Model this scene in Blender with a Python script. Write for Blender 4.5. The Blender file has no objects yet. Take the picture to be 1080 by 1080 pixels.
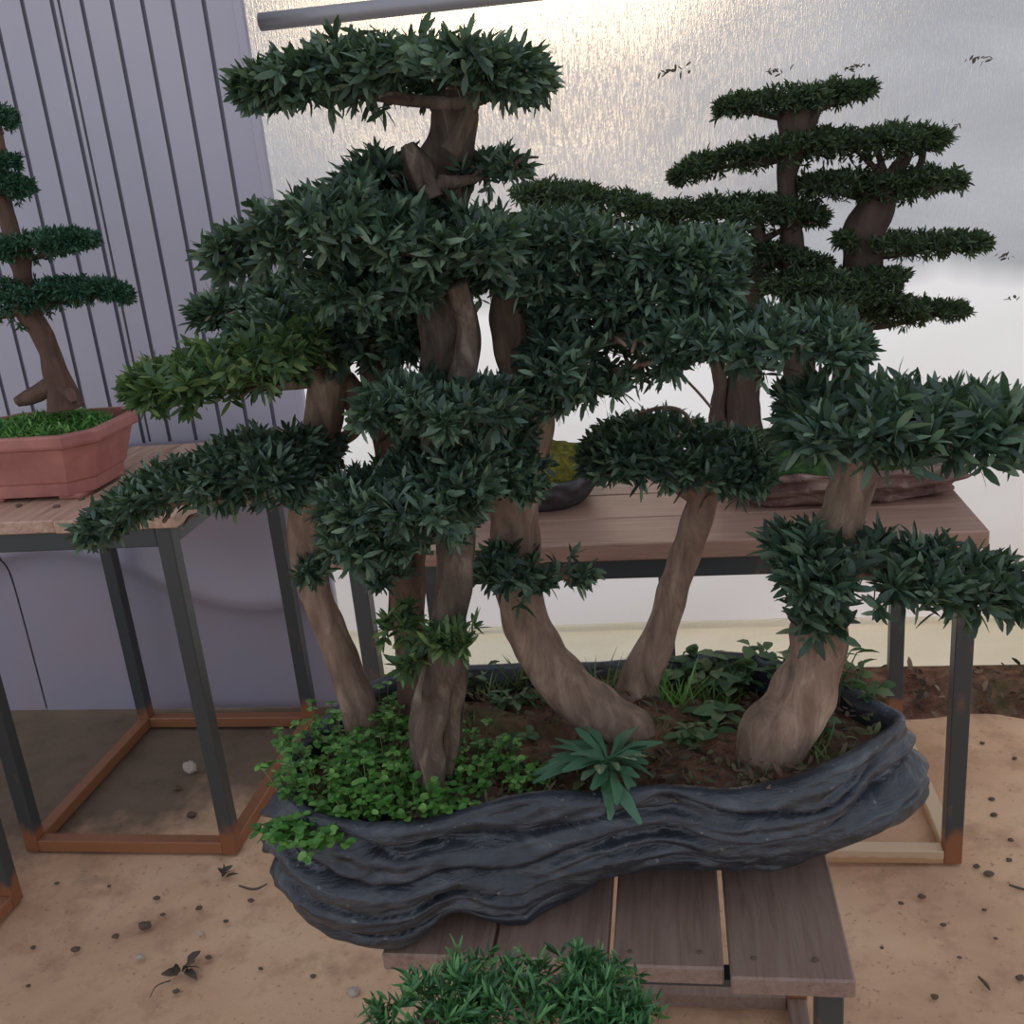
import bpy, math, random
import numpy as np
from mathutils import Vector, Matrix, noise as mnoise
PI = math.pi
scene = bpy.context.scene
COL = scene.collection
rng = np.random.default_rng(7)
random.seed(7)

# ------------------------------------------------------------------ camera
F_PX, CAM_H = 1080.0, 1.5
_d = np.array([850 - 540, 3792 - 540, F_PX]); _d /= np.linalg.norm(_d)
_z = -_d
_x = 700 - 540; _y = -(_x * _z[0] + F_PX * _z[2]) / _z[1]
_Y = np.array([_x, _y, F_PX]); _Y /= np.linalg.norm(_Y)
_X = np.cross(_Y, _z)
M3 = np.array([_X, _Y, _z])                  # camera (right, down, forward) -> world
O = np.array([0, 0, CAM_H])

def ray(px, py): return M3 @ np.array([px - 540, py - 540, F_PX])
def at_z(px, py, z):
    r = ray(px, py); return O + r * ((z - CAM_H) / r[2])
def at_y(px, py, Y):
    r = ray(px, py); return O + r * (Y / r[1])
def zdepth(p): return float((M3.T @ (np.asarray(p) - O))[2])

cam_d = bpy.data.cameras.new('camera'); cam = bpy.data.objects.new('camera', cam_d); COL.objects.link(cam)
R = M3[:, 0]; D = M3[:, 1]; Fw = M3[:, 2]
mw = Matrix.Identity(4)
for i in range(3):
    mw[i][0] = R[i]; mw[i][1] = -D[i]; mw[i][2] = -Fw[i]; mw[i][3] = O[i]
cam.matrix_world = mw
cam_d.sensor_fit = 'HORIZONTAL'; cam_d.sensor_width = 36; cam_d.lens = 36 * F_PX / 1080
cam_d.clip_start = 0.02
scene.camera = cam
scene.view_settings.view_transform = 'Standard'
scene.view_settings.look = 'None'
scene.view_settings.gamma = 1
scene.view_settings.exposure = 0.0

# ------------------------------------------------------------------ materials
def S(c): # sRGB 0-255 -> linear
    return tuple((x / 255 / 12.92) if x / 255 <= .04045 else ((x / 255 + .055) / 1.055) ** 2.4 for x in c) + (1,)

class Mat:
    def __init__(s, name):
        s.m = bpy.data.materials.new(name); s.m.use_nodes = True
        s.t = s.m.node_tree; s.n = s.t.nodes; s.l = s.t.links
        s.n.clear(); s.out = s.n.new('ShaderNodeOutputMaterial')
    def node(s, typ, **kw):
        nd = s.n.new('ShaderNode' + typ)
        for k, v in kw.items():
            if k.startswith('_'): setattr(nd, k[1:], v)
            else: s.put(nd.inputs[k.replace('_', ' ')], v)
        return nd
    def put(s, inp, v):
        if hasattr(v, 'is_output'): s.l.new(v, inp)
        else: inp.default_value = v
    def coord(s, scale=(1, 1, 1), rot=(0, 0, 0)):
        g = s.node('NewGeometry'); mp = s.node('Mapping'); s.l.new(g.outputs['Position'], mp.inputs['Vector'])
        mp.inputs['Scale'].default_value = scale; mp.inputs['Rotation'].default_value = rot
        return mp.outputs[0]
    def noise(s, scale, detail=4, vec=None, rough=.55, dist=0):
        nd = s.node('TexNoise', Scale=scale, Detail=detail, Roughness=rough, Distortion=dist)
        if vec is not None: s.l.new(vec, nd.inputs['Vector'])
        return nd.outputs['Fac']
    def ramp(s, fac, stops):
        nd = s.node('ValToRGB'); s.l.new(fac, nd.inputs[0]); e = nd.color_ramp.elements
        while len(e) < len(stops): e.new(.5)
        for el, (p, c) in zip(e, stops):
            el.position = p; el.color = c if len(c) == 4 else tuple(c) + (1,)
        return nd.outputs[0]
    def mix(s, fac, a, b, mode='MIX'):
        nd = s.node('MixRGB', _blend_type=mode); s.put(nd.inputs[0], fac); s.put(nd.inputs[1], a); s.put(nd.inputs[2], b)
        return nd.outputs[0]
    def bump(s, h, strength=.3, dist=.01):
        nd = s.node('Bump', Strength=strength, Distance=dist); s.l.new(h, nd.inputs['Height']); return nd.outputs[0]
    def pbr(s, color, rough=.6, bump=None, metal=0, spec=.5):
        b = s.node('BsdfPrincipled'); s.put(b.inputs['Base Color'], color); s.put(b.inputs['Roughness'], rough)
        b.inputs['Metallic'].default_value = metal; b.inputs['Specular IOR Level'].default_value = spec
        if bump is not None: s.l.new(bump, b.inputs['Normal'])
        s.l.new(b.outputs[0], s.out.inputs[0]); return s.m

def mat_leaf(name, dark, mid, light, trans=.25, rough=.42, spec=.5):
    m = Mat(name); g = m.node('NewGeometry')
    c = m.ramp(g.outputs['Random Per Island'], [(0, S(dark)), (.55, S(mid)), (1, S(light))])
    b = m.node('BsdfPrincipled'); m.put(b.inputs['Base Color'], c); b.inputs['Roughness'].default_value = rough
    b.inputs['Specular IOR Level'].default_value = spec
    t = m.node('BsdfTranslucent'); m.put(t.inputs[0], m.mix(.5, c, S((120, 150, 60))))
    mx = m.node('MixShader'); mx.inputs[0].default_value = trans
    m.l.new(b.outputs[0], mx.inputs[1]); m.l.new(t.outputs[0], mx.inputs[2]); m.l.new(mx.outputs[0], m.out.inputs[0])
    return m.m

def mat_bark(name, a, b, c, scale=30):
    m = Mat(name); v = m.coord((1, 1, .25)); n1 = m.noise(scale, 6, v, .65, .6); n2 = m.noise(scale * .25, 4, m.coord((1, 1, .6)))
    col = m.ramp(n1, [(.25, S(a)), (.55, S(b)), (.8, S(c))])
    col = m.mix(m.ramp(n2, [(.45, (0, 0, 0)), (.7, (.5, .5, .5))]), col, S(a))
    return m.pbr(col, .85, m.bump(n1, .9, .006), spec=.25)

def mat_wood(name, a, b, c, axis='y'):
    m = Mat(name); sc = (14, 1.0, 14) if axis == 'y' else (1.0, 14, 14)
    n1 = m.noise(6, 6, m.coord(sc), .6, .8); n2 = m.noise(5, 4, m.coord())
    col = m.ramp(n1, [(.3, S(a)), (.5, S(b)), (.72, S(c))])
    col = m.mix(m.ramp(n2, [(.4, (0, 0, 0)), (.75, (.45, .45, .45))]), col, S(c))
    n3 = m.noise(60, 3, m.coord())
    col = m.mix(m.ramp(n3, [(.68, (0, 0, 0)), (.76, (.5, .5, .5))]), col, S(a))
    return m.pbr(col, .55, m.bump(n1, .25, .002), spec=.45)

def mat_steel(name, base, rust, lim):
    m = Mat(name); n = m.noise(30, 5, m.coord((1, 1, .5)))
    g = m.node('NewGeometry'); sp = m.node('SeparateXYZ'); m.l.new(g.outputs['Position'], sp.inputs[0])
    mr = m.node('MapRange'); m.l.new(sp.outputs[2], mr.inputs[0]); mr.inputs[1].default_value = lim; mr.inputs[2].default_value = 0
    ad = m.node('Math', _operation='ADD'); m.l.new(mr.outputs[0], ad.inputs[0]); m.l.new(n, ad.inputs[1])
    f = m.ramp(ad.outputs[0], [(.62, (0, 0, 0)), (.9, (1, 1, 1))])
    return m.pbr(m.mix(f, S(base), S(rust)), .42, m.bump(n, .15, .002), metal=.1, spec=.6)

M = {}
M['leaf'] = mat_leaf('podocarpus_leaf', (42, 58, 48), (64, 88, 72), (116, 138, 110), .2, .48, .45)
M['leaf_young'] = mat_leaf('podocarpus_leaf_green', (46, 66, 44), (72, 102, 62), (122, 142, 82), .25, .5, .4)
M['leaf_far'] = mat_leaf('fine_leaf', (44, 56, 42), (62, 78, 56), (88, 102, 70), .25, .6, .3)
M['leaf_left'] = mat_leaf('fine_leaf_green', (30, 62, 48), (44, 84, 62), (66, 108, 76), .15, .5)
M['needle'] = mat_leaf('needle_leaf', (34, 72, 42), (62, 112, 62), (104, 156, 86), .15)
M['clover'] = mat_leaf('clover_leaf', (56, 104, 42), (90, 144, 62), (128, 172, 88), .25, .5)
M['rosette'] = mat_leaf('rosette_leaf', (54, 92, 70), (76, 118, 88), (106, 146, 110), .15, .45)
M['weed'] = mat_leaf('weed_leaf', (56, 84, 52), (78, 106, 66), (122, 134, 92), .2, .55)
M['grass'] = mat_leaf('grass_blade', (70, 90, 44), (100, 118, 62), (140, 150, 90), .25, .6)
M['litter'] = mat_leaf('dry_litter', (66, 54, 44), (98, 80, 64), (136, 116, 92), .05, .8)
M['litter_mixed'] = mat_leaf('mixed_litter', (72, 60, 46), (104, 84, 66), (96, 108, 66), .05, .8)
M['bark'] = mat_bark('tan_bark', (96, 76, 64), (150, 124, 106), (190, 164, 142), 44)
M['bark_dark'] = mat_bark('dark_bark', (70, 52, 44), (104, 80, 68), (134, 108, 92))
M['bark_drift'] = mat_bark('weathered_wood', (52, 44, 38), (104, 88, 76), (156, 138, 122), 50)
M['bark_far'] = mat_bark('far_bark', (60, 48, 42), (84, 68, 58), (104, 86, 74))
M['plank'] = mat_wood('plank_wood', (114, 90, 78), (136, 111, 97), (148, 124, 110))
M['board'] = mat_wood('board_wood', (128, 98, 82), (152, 118, 100), (166, 132, 112), 'x')
M['dusty'] = mat_wood('dusty_plank', (140, 104, 84), (176, 140, 118), (196, 164, 142), 'y')
M['steel'] = mat_steel('dark_steel', (62, 66, 66), (140, 88, 58), .09)
M['rust'] = mat_steel('rusty_steel', (112, 80, 62), (150, 98, 66), .06)
M['cream'] = mat_steel('cream_rail', (196, 168, 134), (180, 140, 104), .02)

m = Mat('dirt_floor')
n1 = m.noise(1.6, 5, m.coord(), .6, .4); n2 = m.noise(9, 6, m.coord(), .65); n3 = m.noise(70, 4, m.coord())
c = m.ramp(n1, [(.3, S((182, 142, 112))), (.5, S((208, 168, 134))), (.7, S((222, 188, 152)))])
c = m.mix(m.ramp(n2, [(.5, (0, 0, 0)), (.72, (.6, .6, .6))]), c, S((150, 112, 86)))
c = m.mix(m.ramp(n3, [(.62, (0, 0, 0)), (.72, (.55, .55, .55))]), c, S((122, 92, 70)))
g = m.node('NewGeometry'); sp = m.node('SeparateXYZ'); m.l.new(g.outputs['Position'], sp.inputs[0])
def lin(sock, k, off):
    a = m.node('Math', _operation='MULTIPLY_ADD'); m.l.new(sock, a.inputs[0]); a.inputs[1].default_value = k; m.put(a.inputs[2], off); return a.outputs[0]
damp_shade = lin(sp.outputs[1], 1.0, lin(sp.outputs[0], -.75, lin(m.noise(2.2, 5, m.coord(), .65), 1.6, -3.40)))   # damp, mossy earth with painted shade mixed in, darkening the corner by the panel wall
c = m.mix(m.ramp(damp_shade, [(.30, (0, 0, 0)), (.62, (.85, .85, .85))]), c, m.ramp(n2, [(.35, S((70, 66, 56))), (.65, S((104, 92, 78)))]))
bn = m.mix(.35, n2, n3)
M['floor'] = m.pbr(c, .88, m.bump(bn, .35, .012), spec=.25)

m = Mat('damp_soil')
n1 = m.noise(22, 6, m.coord(), .7); n2 = m.noise(6, 3, m.coord())
c = m.ramp(n1, [(.3, S((64, 46, 36))), (.5, S((112, 80, 64))), (.72, S((156, 118, 96)))])
c = m.mix(m.ramp(n2, [(.5, (0, 0, 0)), (.65, (.6, .6, .6))]), c, S((78, 84, 48)))
M['soil'] = m.pbr(c, .95, m.bump(n1, 1, .02), spec=.15)

m = Mat('grey_panel')
n1 = m.noise(2, 3, m.coord()); n2 = m.noise(40, 3, m.coord((1, 1, .2)))
c = m.ramp(n1, [(.3, S((168, 163, 174))), (.7, S((180, 173, 182)))])
M['panel'] = m.pbr(c, .45, m.bump(n2, .03, .002), spec=.4)
m = Mat('panel_groove'); M['groove'] = m.pbr(S((104, 100, 110)), .6)
m = Mat('panel_seam'); M['seam'] = m.pbr(S((70, 66, 68)), .7)
m = Mat('lower_sheet')
n1 = m.noise(1.5, 3, m.coord()); n2 = m.noise(6, 4, m.coord((1, 1, .6)))
c = m.ramp(n1, [(.3, S((150, 150, 166))), (.7, S((166, 152, 160)))])
c = m.mix(m.ramp(n2, [(.5, (0, 0, 0)), (.8, (.25, .25, .25))]), c, S((170, 140, 128)))
M['sheet'] = m.pbr(c, .3, m.bump(n1, .05, .02), spec=.6)
m = Mat('galvanised_pipe'); M['pipe'] = m.pbr(S((150, 148, 150)), .4, metal=.2)

def mat_film(name, col, dirt, rough_fac, streaks=True, split=False):
    m = Mat(name)
    v = m.coord((1, 1, .13)); st = m.noise(230, 3, v, .6); fine = m.noise(420, 2, m.coord((1, 1, .3)))
    h = m.mix(.5, st, fine)
    d1 = m.noise(2.2, 5, m.coord((.6, 1, 1.6)), .6, .6)
    c = m.ramp(d1, [(.35, S(dirt)), (.62, S(col))])
    c = m.mix(m.ramp(fine, [(.35, (.35, .35, .35)), (.6, (0, 0, 0))]), c, S(dirt))
    tr = m.node('BsdfTranslucent'); rf = m.node('BsdfRefraction', IOR=1.3)
    if split:      # the upper film is tinted greyer, down to a soft wavy line
        g = m.node('NewGeometry'); sp = m.node('SeparateXYZ'); m.l.new(g.outputs['Position'], sp.inputs[0])
        wv = m.noise(2.4, 3, m.coord((1, 1, .3)))
        a = m.node('Math', _operation='MULTIPLY_ADD'); m.l.new(wv, a.inputs[0]); a.inputs[1].default_value = -.22; m.l.new(sp.outputs[2], a.inputs[2])
        f = m.node('MapRange'); m.l.new(a.outputs[0], f.inputs[0]); f.inputs[1].default_value = .98; f.inputs[2].default_value = 1.06
        c = m.mix(f.outputs[0], S((250, 250, 250)), m.mix(1, c, (.60, .63, .67, 1), 'MULTIPLY'))
    m.put(tr.inputs[0], c); m.put(rf.inputs[0], m.mix(f.outputs[0], (.9, .93, .96, 1), (.52, .54, .57, 1)) if split else (.8, .8, .78, 1))
    m.put(rf.inputs['Roughness'], m.ramp(st, [(.36, (.38, .38, .38)), (.62, (.66, .66, .66))]))
    b = m.bump(h, 1.0, .0035); m.l.new(b, rf.inputs['Normal'])
    mx = m.node('MixShader'); mx.inputs[0].default_value = rough_fac
    m.l.new(tr.outputs[0], mx.inputs[1]); m.l.new(rf.outputs[0], mx.inputs[2]); m.l.new(mx.outputs[0], m.out.inputs[0])
    return m.m
M['film'] = mat_film('greenhouse_film', (240, 240, 240), (206, 204, 204), .3, True, True)
M['skirt'] = mat_film('skirt_film', (236, 234, 216), (214, 212, 190), .12, True)

m = Mat('slate_glaze')
n1 = m.noise(26, 5, m.coord((.5, .5, 1.6)), .6, .5); n2 = m.noise(90, 3, m.coord())
c = m.ramp(n1, [(.3, S((30, 32, 37))), (.55, S((50, 54, 60))), (.8, S((92, 95, 98)))])
c = m.mix(m.ramp(n2, [(.66, (0, 0, 0)), (.76, (.5, .5, .5))]), c, S((150, 148, 144)))
M['slate'] = m.pbr(c, .38, m.bump(n1, .8, .008), spec=.6)
m = Mat('terracotta')
n1 = m.noise(14, 5, m.coord()); c = m.ramp(n1, [(.3, S((150, 92, 84))), (.7, S((178, 116, 104)))])
M['terra'] = m.pbr(c, .6, m.bump(n1, .15, .004))
m = Mat('red_rock')
n1 = m.noise(20, 6, m.coord((.6, .6, 1.5)), .65, .8); n2 = m.noise(9, 4, m.coord())
c = m.ramp(n1, [(.3, S((70, 50, 46))), (.5, S((116, 84, 74))), (.72, S((176, 150, 138)))])
M['rock'] = m.pbr(c, .7, m.bump(n1, 1, .02))
m = Mat('black_tray'); n1 = m.noise(30, 4, m.coord()); M['tray'] = m.pbr(m.ramp(n1, [(.3, S((44, 42, 44))), (.8, S((84, 80, 80)))]), .5, m.bump(n1, .4, .006))
m = Mat('moss'); n1 = m.noise(60, 5, m.coord(), .7); M['moss'] = m.pbr(m.ramp(n1, [(.3, S((66, 66, 30))), (.5, S((112, 108, 46))), (.75, S((160, 150, 70)))]), .95, m.bump(n1, 1, .02), spec=.1)
m = Mat('green_moss'); n1 = m.noise(60, 5, m.coord(), .7); M['gmoss'] = m.pbr(m.ramp(n1, [(.3, S((40, 66, 36))), (.75, S((90, 122, 66)))]), .95, m.bump(n1, 1, .02), spec=.1)
m = Mat('dark_crumb'); M['crumb'] = m.pbr(S((96, 78, 64)), .9)
m = Mat('pale_stone'); M['stone'] = m.pbr(S((176, 160, 146)), .8)
m = Mat('dead_leaf'); M['dead'] = m.pbr(S((84, 74, 62)), .8)

# ------------------------------------------------------------------ object helpers
def mk(name, V, Fc, mat, parent=None, smooth=True):
    me = bpy.data.meshes.new(name)
    V = np.asarray(V, dtype=np.float32)
    if isinstance(Fc, np.ndarray):
        k = Fc.shape[1]; nf = len(Fc)
        me.vertices.add(len(V)); me.vertices.foreach_set('co', V.ravel())
        me.loops.add(nf * k); me.loops.foreach_set('vertex_index', Fc.astype(np.int32).ravel())
        me.polygons.add(nf); me.polygons.foreach_set('loop_start', np.arange(0, nf * k, k, dtype=np.int32))
        me.update(calc_edges=True); me.validate()
    else:
        me.from_pydata(V.tolist(), [], [list(f) for f in Fc]); me.update()
    if smooth: me.polygons.foreach_set('use_smooth', [True] * len(me.polygons))
    mats = mat if isinstance(mat, (list, tuple)) else [mat]
    for mm in mats: me.materials.append(mm)
    o = bpy.data.objects.new(name, me); COL.objects.link(o)
    if parent is not None:
        o.parent = parent
        o.matrix_parent_inverse = Matrix.Translation(-Vector(parent.get('_w', (0, 0, 0)))) if parent.type == 'EMPTY' else Matrix.Identity(4)
    return o
def tag(o, label=None, cat=None, group=None, kind=None):
    if label: o['label'] = label
    if cat: o['category'] = cat
    if group: o['group'] = group
    if kind: o['kind'] = kind
    return o
def thing(name, label, cat, loc, group=None):
    o = bpy.data.objects.new(name, None); COL.objects.link(o); o.location = [float(x) for x in loc]
    o.empty_display_size = .05; o['_w'] = [float(x) for x in loc]
    return tag(o, label, cat, group)
def struct(o): o['kind'] = 'structure'; return o

class MB:
    def __init__(s): s.v = []; s.f = []
    def add(s, V, Fc):
        b = len(s.v); s.v.extend([tuple(map(float, p)) for p in V]); s.f.extend([[i + b for i in f] for f in Fc]); return s
    def box(s, lo, hi, bev=.002):
        x0, y0, z0 = lo; x1, y1, z1 = hi; b = min(bev, (x1 - x0) / 3, (y1 - y0) / 3, (z1 - z0) / 3)
        V = []
        for sx, x in ((1, x0), (-1, x1)):
            for sy, y in ((1, y0), (-1, y1)):
                for sz, z in ((1, z0), (-1, z1)):
                    V += [(x, y + sy * b, z + sz * b), (x + sx * b, y, z + sz * b), (x + sx * b, y + sy * b, z)]
        def i(a, c, d, k): return (a * 4 + c * 2 + d) * 3 + k
        Fc = []
        for a in (0, 1):
            q = [i(a, 0, 0, 0), i(a, 1, 0, 0), i(a, 1, 1, 0), i(a, 0, 1, 0)]; Fc.append(q if a else q[::-1])
            q = [i(0, a, 0, 1), i(1, a, 0, 1), i(1, a, 1, 1), i(0, a, 1, 1)]; Fc.append(q[::-1] if a else q)
            q = [i(0, 0, a, 2), i(1, 0, a, 2), i(1, 1, a, 2), i(0, 1, a, 2)]; Fc.append(q if a else q[::-1])
        for a in (0, 1):
            for c in (0, 1):
                Fc.append([i(a, c, 0, 0), i(a, c, 1, 0), i(a, c, 1, 1), i(a, c, 0, 1)])
                Fc.append([i(a, 0, c, 0), i(a, 1, c, 0), i(a, 1, c, 2), i(a, 0, c, 2)])
                Fc.append([i(0, a, c, 1), i(1, a, c, 1), i(1, a, c, 2), i(0, a, c, 2)])
                for d in (0, 1): Fc.append([i(a, c, d, 0), i(a, c, d, 1), i(a, c, d, 2)])
        return s.add(V, Fc)
    def build(s, name, mat, parent=None, smooth=False):
        o = mk(name, s.v, s.f, mat, parent, smooth)
        import bmesh
        bm = bmesh.new(); bm.from_mesh(o.data); bmesh.ops.recalc_face_normals(bm, faces=bm.faces); bm.to_mesh(o.data); bm.free()
        return o
def box(name, lo, hi, mat, parent=None, bev=.002): return MB().box(lo, hi, bev).build(name, mat, parent)

def catmull(P, n, closed=False):
    P = np.asarray(P, float); k = len(P); out = []
    segs = k if closed else k - 1
    for t in np.linspace(0, segs, n, endpoint=not closed):
        i = min(int(t), segs - 1); u = t - i
        if closed: p0, p1, p2, p3 = P[(i - 1) % k], P[i % k], P[(i + 1) % k], P[(i + 2) % k]
        else: p0, p1, p2, p3 = P[max(i - 1, 0)], P[i], P[i + 1], P[min(i + 2, k - 1)]
        out.append(.5 * ((2 * p1) + (-p0 + p2) * u + (2 * p0 - 5 * p1 + 4 * p2 - p3) * u * u + (-p0 + 3 * p1 - 3 * p2 + p3) * u ** 3))
    return np.array(out)

def tube_geo(P, rad, n=40, seg=14, rough=.09, ridge=0, nridge=5, twist=0, seed=0):
    P = np.asarray(P, float); C = catmull(np.column_stack([P, rad]), n); r = np.maximum(C[:, 3], .0008); C = C[:, :3]
    T = np.gradient(C, axis=0); T /= np.linalg.norm(T, axis=1)[:, None] + 1e-9
    N = np.cross(T[0], [0.3, 1, .2]); N /= np.linalg.norm(N)
    V = []
    for i in range(n):
        N = N - T[i] * np.dot(N, T[i]); N /= np.linalg.norm(N); B = np.cross(T[i], N)
        for j in range(seg):
            a = 2 * PI * j / seg
            d = N * math.cos(a) + B * math.sin(a)
            k = 1 + ridge * math.sin(nridge * a + twist * i / n)
            if rough: k += rough * 2 * mnoise.noise(Vector(C[i] * 22 + d * .9 + seed * 7.3))
            V.append(C[i] + d * r[i] * k)
    Fc = [[i * seg + j, i * seg + (j + 1) % seg, (i + 1) * seg + (j + 1) % seg, (i + 1) * seg + j] for i in range(n - 1) for j in range(seg)]
    V.append(C[0]); V.append(C[-1]); a = len(V) - 2
    for j in range(seg):
        Fc.append([a, (j + 1) % seg, j]); Fc.append([a + 1, (n - 1) * seg + j, (n - 1) * seg + (j + 1) % seg])
    return V, Fc

def leaves_geo(pos, dirs, L, W, bend=.25, cols=2, shape='lance', up=None):
    """pos,dirs (N,3); L,W (N,) -> blade meshes, 4 rows"""
    N = len(pos); dirs = dirs / (np.linalg.norm(dirs, axis=1)[:, None] + 1e-9)
    rnd = rng.normal(size=(N, 3)); 
    if up is not None: rnd = np.cross(dirs, np.asarray(up)) + rnd * .35
    s = rnd - dirs * np.sum(rnd * dirs, axis=1)[:, None]; s /= np.linalg.norm(s, axis=1)[:, None] + 1e-9
    nrm = np.cross(s, dirs)
    flip = np.sign(nrm[:, 2]); flip[flip == 0] = 1; nrm *= flip[:, None]
    tt = np.array([0, .35, .72, 1.0]) if shape != 'round' else np.array([0, .3, .75, 1.0])
    ww = {'lance': [.3, 1, .9, .18], 'spat': [.14, .42, 1, .3], 'round': [.2, .95, .95, .35], 'blade': [.9, 1, .7, .05]}[shape]
    rows = []
    for t, w in zip(tt, ww):
        c = pos + dirs * (L * t)[:, None] - nrm * (L * bend * t * t)[:, None]
        e = s * (W * .5 * w)[:, None]
        if cols == 2: rows.append(np.stack([c - e, c + e], 1))
        else:
            k = nrm * (W * .16 * w)[:, None]
            rows.append(np.stack([c - e + k, c, c + e + k], 1))
    V = np.stack(rows, 1)                      # N,4,cols,3
    V = V.reshape(-1, 3); base = (np.arange(N) * 4 * cols)[:, None]
    q = []
    for r in range(3):
        for c in range(cols - 1):
            a = r * cols + c; q.append(base + np.array([[a, a + 1, a + cols + 1, a + cols]]))
    return V, np.stack(q, 1).reshape(-1, 4)

def rand_unit(n):
    v = rng.normal(size=(n, 3)); return v / np.linalg.norm(v, axis=1)[:, None]

def sprig_leaves(P, Dr, per, L, W, lo=.2, hi=1.5, cols=2, bend=.2):
    """rosettes of narrow leaves about each sprig axis"""
    n = len(P); ps = np.repeat(P, per, 0); ds = np.repeat(Dr / np.linalg.norm(Dr, axis=1)[:, None], per, 0)
    rnd = rand_unit(n * per); perp = rnd - ds * np.sum(rnd * ds, 1)[:, None]; perp /= np.linalg.norm(perp, axis=1)[:, None] + 1e-9
    ang = rng.uniform(lo, hi, n * per)
    d = ds * np.cos(ang)[:, None] + perp * np.sin(ang)[:, None]
    ll = L * rng.uniform(.65, 1.15, n * per)
    p = ps + ds * (rng.uniform(-.4, .4, n * per) * L)[:, None]
    return leaves_geo(p, d, ll, W * rng.uniform(.75, 1.2, n * per), bend, cols)

def spine_world(spine, Y, yslope=0.0):
    pts = []; th = []
    x0 = spine[0][0]
    for i, s in enumerate(spine):
        yy = Y + yslope * (s[0] - x0) / 300.0
        p = at_y(s[0], s[1], yy); pts.append(p); th.append(s[2] * zdepth(p) / F_PX)
    return np.array(pts), np.array(th)

def pad_mesh(name, parent, spine, Y, dy, L, W, mat, dens=1.0, per=9, yslope=0., cols=2, droop=.15, core=True):
    """a cloud pad: a flattened lens of sprigs swept along a spine"""
    C, th = spine_world(spine, Y, yslope)
    C = C.copy(); th = np.maximum(th - L * .22, .006)
    for a_, b_ in ((0, 1), (-1, -2)):
        e_ = C[b_] - C[a_]; le = np.linalg.norm(e_)
        C[a_] = C[a_] + e_ / le * min(L * .4 + dy * .1, le * .6)
    K = 60; CC = catmull(np.column_stack([C, th]), K); c = CC[:, :3]; t = np.maximum(CC[:, 3], .004)
    dep = math.atan2(CAM_H - c[:, 2].mean(), Y)
    seg = np.linalg.norm(np.diff(c, axis=0), axis=1).sum()
    prof = np.clip(t / t.max(), .08, 1) ** .8
    area = seg * 2 * dy * 2.0
    n = max(30, int(area / (L * .50) ** 2 * dens))
    i = rng.integers(0, K, n)
    u = np.sign(rng.uniform(-1, 1, n)) * rng.uniform(0, 1, n) ** .75
    hz = np.maximum(t[i] - dy * prof[i] * abs(math.sin(dep)) * .75, t[i] * .4)
    lens = np.sqrt(np.clip(1 - u * u, 0, 1))
    k = rng.uniform(-1, 1, n); k = np.where(rng.uniform(size=n) < .62, np.abs(k) ** .35, k)   # mostly top shell
    lump = np.array([mnoise.noise(Vector((p[0] * 14, p[1] * 14 + q * 2, p[2] * 14))) for p, q in zip(c[i], u)])
    P = c[i].copy()
    P[:, 1] += u * dy * prof[i]
    P[:, 2] += k * hz * np.clip(lens, .25, 1) * (1 + .8 * lump) - L * .25
    tang = np.gradient(c, axis=0); tang /= np.linalg.norm(tang, axis=1)[:, None]
    endf = np.where(i < 12, -(12 - i) / 12., np.where(i > K - 13, (i - K + 13) / 12., 0))
    Dr = tang[i] * (endf * 1.3)[:, None]; Dr[:, 1] += u * .8; Dr[:, 2] += .6 * k + .5 - droop
    Dr += rng.normal(size=(n, 3)) * .38
    P += rng.normal(size=(n, 3)) * L * .25
    keep = lump > -.22; P = P[keep]; Dr = Dr[keep]
    V, Fc = sprig_leaves(P, Dr, per, L, W, cols=cols)
    return mk(name, V, Fc, mat, parent, True)

def limb(name, parent, pts, rad, mat, n=24, seg=8, rough=.15, ridge=0, seed=0, nridge=5, twist=0):
    V, Fc = tube_geo(pts, rad, n, seg, rough, ridge, nridge, twist, seed)
    return mk(name, V, Fc, mat, parent, True)

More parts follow.
